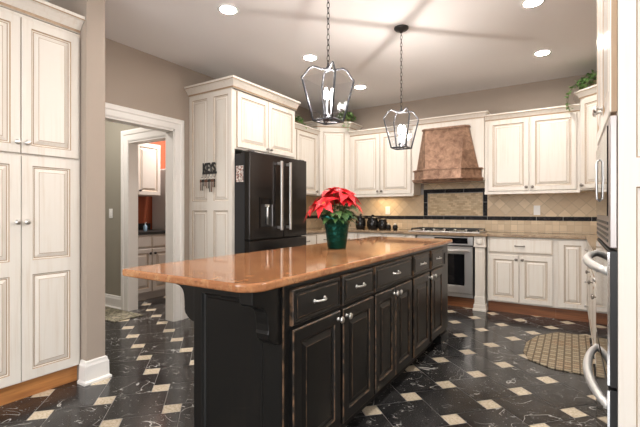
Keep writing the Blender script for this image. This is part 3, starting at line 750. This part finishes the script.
obj('soil', G().lathe([(.084, .160), (.083, .170), (.03, .176)], (PX, PY, pz), Z, 20), SOIL, T)
def leafshape(g, base, d, up, ln, wd, droop=.25, m=0):
    d = V(d).normalized(); s_ = d.cross(V(up)).normalized(); u = s_.cross(d).normalized(); i = len(g.v)
    prof = [(0, .06), (.18, .55), (.38, 1), (.55, .82), (.62, .9), (.8, .42), (1, .02)]
    for t, w_ in prof:
        c = V(base)+d*ln*t-Z*droop*ln*t*t+u*.10*ln*math.sin(PI*t)
        g.v += [c-s_*wd*w_*.5+u*wd*.10*w_, c, c+s_*wd*w_*.5+u*wd*.10*w_]
    for k in range(len(prof)-1):
        a = i+3*k
        g.face((a, a+1, a+4, a+3), m, True); g.face((a+1, a+2, a+5, a+4), m, True)
rnd = random.Random(5)
heads = [(-.02, -.01, .40), (.065, -.01, .38), (-.12, -.08, .30), (-.09, .06, .35), (.03, .08, .37), (.07, .03, .33), (-.03, -.12, .31), (.02, .01, .33)]
st = G()
for hi, (hx, hy, hz) in enumerate(heads):
    c = V((PX+hx, PY+hy, pz+hz)); g = G(); out = V((hx, hy, .14)).normalized()
    st.tube([(PX+hx*.15, PY+hy*.15, pz+.15), (PX+hx*.7, PY+hy*.7, pz+.15+(hz-.15)*.5), c], .004, 6)
    x = out.orthogonal().normalized(); y = out.cross(x); off = rnd.uniform(0, 6)
    for ring, (n_, ln, lift) in enumerate(((6, .105, .05), (5, .07, .5))):
        for q in range(n_):
            a = off+2*PI*q/n_+ring*.5+rnd.uniform(-.15, .15)
            d = x*math.cos(a)+y*math.sin(a)+out*lift
            leafshape(g, c+out*.004*ring, d, out, ln*1.18*rnd.uniform(.85, 1.15), .068*rnd.uniform(.85, 1.1)*(1 if ring == 0 else .75), .28)
    for q in range(5): g.lathe([(.002, 0), (.004, .004), (.002, .009)], c+out*.006+x*.008*math.cos(q*1.26)+y*.008*math.sin(q*1.26), out, 6, 1)
    o = obj('flower_head', g, [RED, YELLOW], T, recalc=False)
obj('stems', st, STEM, T)
g = G()
for q in range(64):
    a = rnd.uniform(0, 2*PI); h = rnd.uniform(.19, .30); r = rnd.uniform(.03, .09)
    d = V((math.cos(a), math.sin(a), rnd.uniform(-.15, .5)))
    leafshape(g, (PX+r*math.cos(a), PY+r*math.sin(a), pz+h), d, Z, rnd.uniform(.08, .12), rnd.uniform(.045, .06), .35)
obj('green_leaves', g, LEAF, T, recalc=False)

# ------------------------------------------------------------------ pendant lanterns
LX = -1.245
def lantern(x, y):
    T = thing('pendant_lantern', (x, y, 0), 'x', 'pendant light', 'pendant lanterns above the island')
    T.location.z = 2.76; ORG[T.as_pointer()] = V((x, y, 2.76))
    obj('canopy', G().lathe([(.062, -.001), (.062, -.010), (.050, -.022), (.018, -.030), (.010, -.045)], (x, y, 2.76), Z, 24), IRON, T)
    g = G(); z = 2.722; k = 0
    while z > 2.075:
        lk = []
        for q in range(12):
            a = 2*PI*q/12; a_, b_ = .0085*math.cos(a), .020*math.sin(a)
            lk.append((x+(a_ if k % 2 else 0), y+(0 if k % 2 else a_), z-.014+b_))
        g.tube(lk, .0022, 5, closed=True); z -= .032; k += 1
    obj('chain', g, IRON, T)
    ht, hb, zt, zb = .115, .066, 1.975, 1.722; r = .0062
    g = G()
    for sx in (-1, 1):
        for sy in (-1, 1):
            arc = [(1, 1.975), (.93, 1.985), (.84, 2.005), (.72, 2.032), (.58, 2.045), (.42, 2.040), (.25, 2.032), (.08, 2.034)]
            g.tube([(x+sx*ht*a, y+sy*ht*a, zz) for a, zz in arc], r, 6)
            g.tube([(x+sx*ht, y+sy*ht, zt), (x+sx*hb, y+sy*hb, zb)], r, 6)
    for h_, zz in ((hb, zb),):
        pts = [(x-h_, y-h_, zz), (x+h_, y-h_, zz), (x+h_, y+h_, zz), (x-h_, y+h_, zz)]
        for q in range(4): g.tube([pts[q], pts[(q+1) % 4]], r, 6)
    g.tube([(x-hb, y-hb, zb), (x+hb, y+hb, zb)], .004, 6); g.tube([(x-hb, y+hb, zb), (x+hb, y-hb, zb)], .004, 6)
    g.lathe([(.018, 0), (.020, .012), (.010, .022), (.006, .045)], (x, y, 2.026), Z, 12)
    obj('frame', g, PEWTER, T)
    g = G()
    for sx, sy in ((1, 0), (-1, 0), (0, 1), (0, -1)):
        def P(h_, s_, zz):
            return V((x+sx*h_+(s_*h_ if sx == 0 else 0), y+sy*h_+(s_*h_ if sy == 0 else 0), zz))
        a, b, c, d = P(hb, -.93, zb+.006), P(hb, .93, zb+.006), P(ht, .95, zt-.002), P(ht, -.95, zt-.002)
        nrm = (b-a).cross(d-a).normalized()*.003; g.slab([a, b, c, d], nrm)
    obj('glass', g, GLASS, T)
    hub = obj('candle_cluster', G().lathe([(.012, 0), (.030, .006), (.030, .012), (.010, .018), (.007, .04)], (x, y, zb), Z, 14), PEWTER, T)
    for q in range(3):
        a = 2*PI*q/3+.5; cx, cy = x+.024*math.cos(a), y+.024*math.sin(a)
        g = G(); g.tube([(x, y, zb+.02), (x+.018*math.cos(a), y+.018*math.sin(a), zb+.012), (cx, cy, zb+.03)], .003, 6)
        g.lathe([(.012, .028), (.014, .034), (.009, .036), (.009, .125)], (cx, cy, zb), Z, 12)
        obj('candle', g, CANDLE, T)
        obj('bulb', G().lathe([(.007, .125), (.013, .140), (.015, .155), (.011, .175), (.004, .195)], (cx, cy, zb), Z, 14), BULB, T)
    l = bpy.data.lights.new('lantern_light', 'POINT'); l.energy = PEND_W; l.shadow_soft_size = .012; l.color = (1, .93, .86)
    lo = bpy.data.objects.new('lantern_light', l); C.objects.link(lo); lo.parent = T; lo.location = (0, 0, zb+.165-2.76)
    return T
P1 = lantern(LX, 3.292); P1['label'] = 'far glass lantern pendant on chain in front of the wall cabinets'
P2 = copy_tree(P1); P2.location = (LX, 2.07, 2.76); P2['label'] = 'near glass lantern pendant with chain, larger, above the poinsettia'
# ------------------------------------------------------------------ recessed lights
proto = None
labs = {(-2.28, 2.27): 'round recessed ceiling light near the top left, before the refrigerator cabinet', (-2.28, 3.43): 'round recessed ceiling light above the near pendant lantern',
        (-2.28, 4.58): 'round recessed ceiling light between the two pendants near the far wall', (-.25, 3.42): 'round recessed ceiling light at the top edge right of the pendants',
        (-.25, 4.56): 'round recessed ceiling light in front of the right wall cabinets'}
for (x, y) in list(labs) + [(-.25, 2.27), (-.25, 1.12), (-2.28, -.3), (-.25, -.8), (1.6, -.3), (1.6, -1.8)]:  # positions outside labs are unseen lights added to brighten the room
    if proto is None:
        T = thing('recessed_light', (x, y, HC), '', 'ceiling light', 'recessed ceiling lights')
        obj('trim_ring', G().lathe([(.062, -.001), (.082, -.001), (.084, -.006), (.072, -.010), (.062, -.006)], (x, y, HC), Z, 28, cap=False), WHITE, T)
        obj('lens', G().lathe([(.0615, -.002), (.0615, -.005), (.03, -.0055)], (x, y, HC), Z, 28), LENS, T)
        proto = T
    else: T = copy_tree(proto); T.location = (x, y, HC)
    T['label'] = labs.get((x, y), 'unseen recessed ceiling light added to light the room')
tag(obj('ceiling_speaker', G().lathe([(.0, -.001), (.125, -.001), (.125, -.006), (.115, -.009), (.11, -.006), (.0, -.006)], (-1.27, 2.66, HC), Z, 40), CEIL, origin=(-1.27, 2.66, HC)), 'flat round ceiling speaker grille between the two pendant chains', 'speaker')

# ------------------------------------------------------------------ oven tower at the right edge
TX = .127
T = thing('oven_tower_cabinet', (.4, 1.9, 0), 'tall cream oven tower cabinet at the right edge', 'cabinet')
g = G(); g.box(TX, XR-.002, 1.612, 2.46, .10, HC-.002); obj('body', g, CREAM, T)
obj('toe_kick', G().box(TX+.06, XR-.01, 1.62, 2.46, 0, .099), WOODTOE, T)
g = G(); U = V((1, 0, 0))
for z0, z1 in ((.10, 1.30), (1.30, 2.5)):
    g.rings((TX-.001, 1.612, z0), U, Z, NY, .60, z1-z0, [(0, 0, 0), (0, .010, 0), (.046, .010, 1), (.050, .004, 0), (.057, .000, 1), (.061, .001, 0), (.085, .008, 1), (.088, .009, 0)])
obj('side_panel', g, [CREAM, GLAZE], T)
GLOSSC = mat('glossy_cream', (.80, .76, .70), .2)
for y, kn in ((2.445, (.375, .09)), (2.035, (.04, .09))):
    g = G(); U, Nn = frame(NXm); g.rings((TX-.001, y, 1.505), U, Z, Nn, .405, .90, raised(.405, .9)); d = obj('door', g, [GLOSSC, GLAZE], T)
    knob(d, V((TX-.021, y, 1.505))+U*kn[0]+Z*kn[1], Nn, SATIN, .016)
# upper oven
T = thing('wall_oven', (.3, 1.9, 1.06), 'stainless upper wall oven in the tower, above the long handled oven', 'oven', 'ovens built into the tower')
obj('frame', G().box(TX-.022, TX-.0015, 1.616, 2.40, 1.055, 1.49), OVENST, T, .003)
g = G(); g.box(TX-.026, TX-.0222, 1.68, 2.38, 1.16, 1.47); d = obj('door', g, BGLASS, T, .002)
g = G(); g.tube([(TX-.024, 2.10, 1.22), (TX-.036, 2.10, 1.23), (TX-.038, 2.10, 1.31), (TX-.036, 2.10, 1.39), (TX-.024, 2.10, 1.40)], .005, 10); obj('handle', g, STEEL, d)
g = G()
for k in range(4): g.box(TX-.0245, TX-.0222, 1.68, 2.38, 1.07+k*.02, 1.08+k*.02)
obj('vent_slats', g, BLK, T)
# lower ovens
def lower(z0, z1, hz, label):
    T = thing('wall_oven', (.3, 1.9, z0), label, 'oven', 'ovens built into the tower')
    obj('body', G().box(TX-.021, TX-.0015, 1.616, 2.40, z0, z1), BLK, T)
    d = obj('door', G().box(TX-.026, TX-.0211, 1.629, 2.395, z0+.006, z1-.006), BGLASS, T, .002)
    obj('edge_trim', G().box(TX-.028, TX-.0215, 1.618, 1.629, z0+.004, z1-.004), CHROME, T)
    g = G(); pts = []
    for k in range(17):
        t = k/16; y = 1.655+t*.68; pts.append((TX-.024-.048*math.sin(PI*t)**.7, y, hz))
    g.tube(pts, [.014+.003*math.sin(PI*k/16) for k in range(17)], 12)
    for y in (1.658, 2.332): g.lathe([(.016, 0), (.014, .012)], (TX-.024, y, hz), NXm, 12)
    obj('handle', g, HANDLEM, d)
lower(.60, 1.045, .975, 'black glass wall oven just above the lowest oven, bowed handle')
lower(.14, .590, .525, 'lowest black glass oven in the tower with bowed handle near the floor')

# ------------------------------------------------------------------ rugs
rp = [(.135, 3.44), (-.13, 3.45), (-.29, 3.56), (-.345, 3.74), (-.345, 4.0), (-.28, 4.26), (-.12, 4.49), (.135, 4.52)]
tag(obj('woven_rug', G().prism(rp, .0005, .010), RUG, bevel=.003), 'tan woven basketweave rug on the black floor before the right cabinets', 'rug')
tag(obj('hall_mat', G().prism([(-4.9, 2.42), (-4.1, 2.42), (-4.1, 2.76), (-4.9, 2.76)], .0005, .009), BLACK2), 'small patterned mat on the floor in the passage', 'mat')
# ------------------------------------------------------------------ ivy
def ivy(x, y, z, sx, sy, n_, trails, label, seed):
    r = random.Random(seed); T = thing('ivy_plant', (x, y, z), label, 'plant', 'trailing ivy on top of the cabinets')
    obj('basket', G().lathe([(.05, 0), (.07, .04), (.075, .08), (.06, .082)], (x, y, z), Z, 12), BASKET, T)
    g = G()
    def lf(p, s_):
        d = V((r.uniform(-1, 1), r.uniform(-1, 1), r.uniform(-.6, .5))).normalized(); up = V((r.uniform(-.6, .6), r.uniform(-1, .2), 1)).normalized()
        if abs(d.dot(up)) > .95: up = V((1, 0, 0))
        leafshape(g, p, d, up, s_, s_*.95, .2)
    for k in range(n_):
        a = r.uniform(0, 2*PI); q = r.random()**.6
        lf((x+math.cos(a)*q*sx, y+math.sin(a)*q*sy, z+.045+r.random()*.15*(1-q*q*.6)), r.uniform(.035, .055))
    s2 = G()
    for pts in trails:
        s2.tube(pts, .0025, 5)
        for k in range(len(pts)-1):
            a, b = V(pts[k]), V(pts[k+1])
            for q in range(7): lf(a.lerp(b, r.random())+V((r.uniform(-.015, .015), -.006, 0)), r.uniform(.025, .042))
    obj('leaves', g, IVY, T, recalc=False)
    if trails: obj('vines', s2, STEM, T)
ivy(-2.86, 5.26, 2.486, .14, .11, 190, [[(-2.86, 5.22, 2.57), (-2.75, 5.12, 2.53), (-2.73, 5.10, 2.42), (-2.74, 5.11, 2.33)], [(-2.84, 5.2, 2.57), (-2.80, 5.09, 2.52), (-2.79, 5.08, 2.40)]], 'green ivy spilling over the right side of the left corner cabinet', 1)
ivy(-3.30, 4.60, 2.361, .12, .10, 80, [[(-3.28, 4.6, 2.44), (-3.14, 4.55, 2.40), (-3.07, 4.53, 2.30)]], 'green ivy on the wall cabinet next to the refrigerator', 2)
ivy(.24, 5.20, 2.486, .20, .14, 230, [[(.12, 5.2, 2.56), (.02, 5.10, 2.53), (-.03, 5.09, 2.44), (-.04, 5.10, 2.32)], [(.12, 5.2, 2.56), (.0, 5.12, 2.52), (-.05, 5.10, 2.38), (-.02, 5.11, 2.27)]], 'green ivy on top of the right corner cabinet, strands hanging down', 3)

# ------------------------------------------------------------------ laundry room
T = thing('laundry_wall_cabinet', (-5.2, 3.4, 1.4), 'pale wall cabinet on the rust wall seen through the doorway', 'cabinet')
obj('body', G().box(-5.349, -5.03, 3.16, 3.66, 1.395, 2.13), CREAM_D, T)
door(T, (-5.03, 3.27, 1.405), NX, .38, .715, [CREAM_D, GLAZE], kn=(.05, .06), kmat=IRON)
T = thing('laundry_base_cabinet', (-5.0, 3.4, 0), 'pale base cabinet under the dark laundry counter', 'cabinet')
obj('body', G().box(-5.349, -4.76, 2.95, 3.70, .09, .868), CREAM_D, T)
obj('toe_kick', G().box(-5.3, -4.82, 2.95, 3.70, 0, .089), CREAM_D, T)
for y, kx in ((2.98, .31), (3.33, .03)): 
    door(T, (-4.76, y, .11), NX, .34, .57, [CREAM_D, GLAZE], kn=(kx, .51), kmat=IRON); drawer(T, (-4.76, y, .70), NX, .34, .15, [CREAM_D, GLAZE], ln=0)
tag(obj('laundry_countertop', G().box(-5.349, -4.735, 2.94, 3.71, .870, .908).box(-5.349, -5.33, 2.94, 3.71, .908, 1.0), BLK, bevel=.003), 'black laundry countertop seen through the doorway', 'countertop')
T = thing('upright_freezer', (-5.0, 4.1, 0), 'tall pale grey appliance standing past the laundry counter', 'freezer')
obj('body', G().box(-5.33, -4.76, 3.73, 4.5, .02, 1.80), FRZ, T, .02)
obj('door', G().box(-4.755, -4.70, 3.73, 4.5, .05, 1.80), FRZ, T, .012)
T = thing('soap_bottle', (-4.90, 3.33, .909), 'small blue soap pump bottle on the laundry counter', 'bottle')
obj('bottle', G().lathe([(.022, 0), (.024, .01), (.024, .07), (.010, .085)], (-4.90, 3.33, .909), Z, 14), SOAP, T)
obj('pump', G().lathe([(.009, .085), (.009, .10), (.004, .105), (.004, .12)], (-4.90, 3.33, .909), Z, 10).box(-4.90, -4.87, 3.326, 3.334, 1.022, 1.029), WHITE, T)
T = thing('laundry_fill_light', (-4.5, 3.9, HC), 'unseen round ceiling light added to brighten the laundry room', 'ceiling light')  # added out of view as fill for the laundry room
obj('shade', G().lathe([(.15, -.001), (.15, -.03), (.10, -.06), (.02, -.07)], (-4.5, 3.9, HC), Z, 24), WHITE, T)
area('laundry_glow', (0, 0, -.09), (0, 0, 0), .25, .25, LAUN_W, (1, .94, .88), 'DISK', parent=T)
T = thing('passage_fill_light', (-4.6, 2.0, HC), 'unseen round ceiling light added to brighten the passage', 'ceiling light')  # invented fixture, there only to lift the passage brightness
obj('shade', G().lathe([(.15, -.001), (.15, -.03), (.10, -.06), (.02, -.07)], (-4.6, 2.0, HC), Z, 24), WHITE, T)
area('passage_glow', (0, 0, -.09), (0, 0, 0), .25, .25, LAUN_W*.5, (1, .94, .88), 'DISK', parent=T)
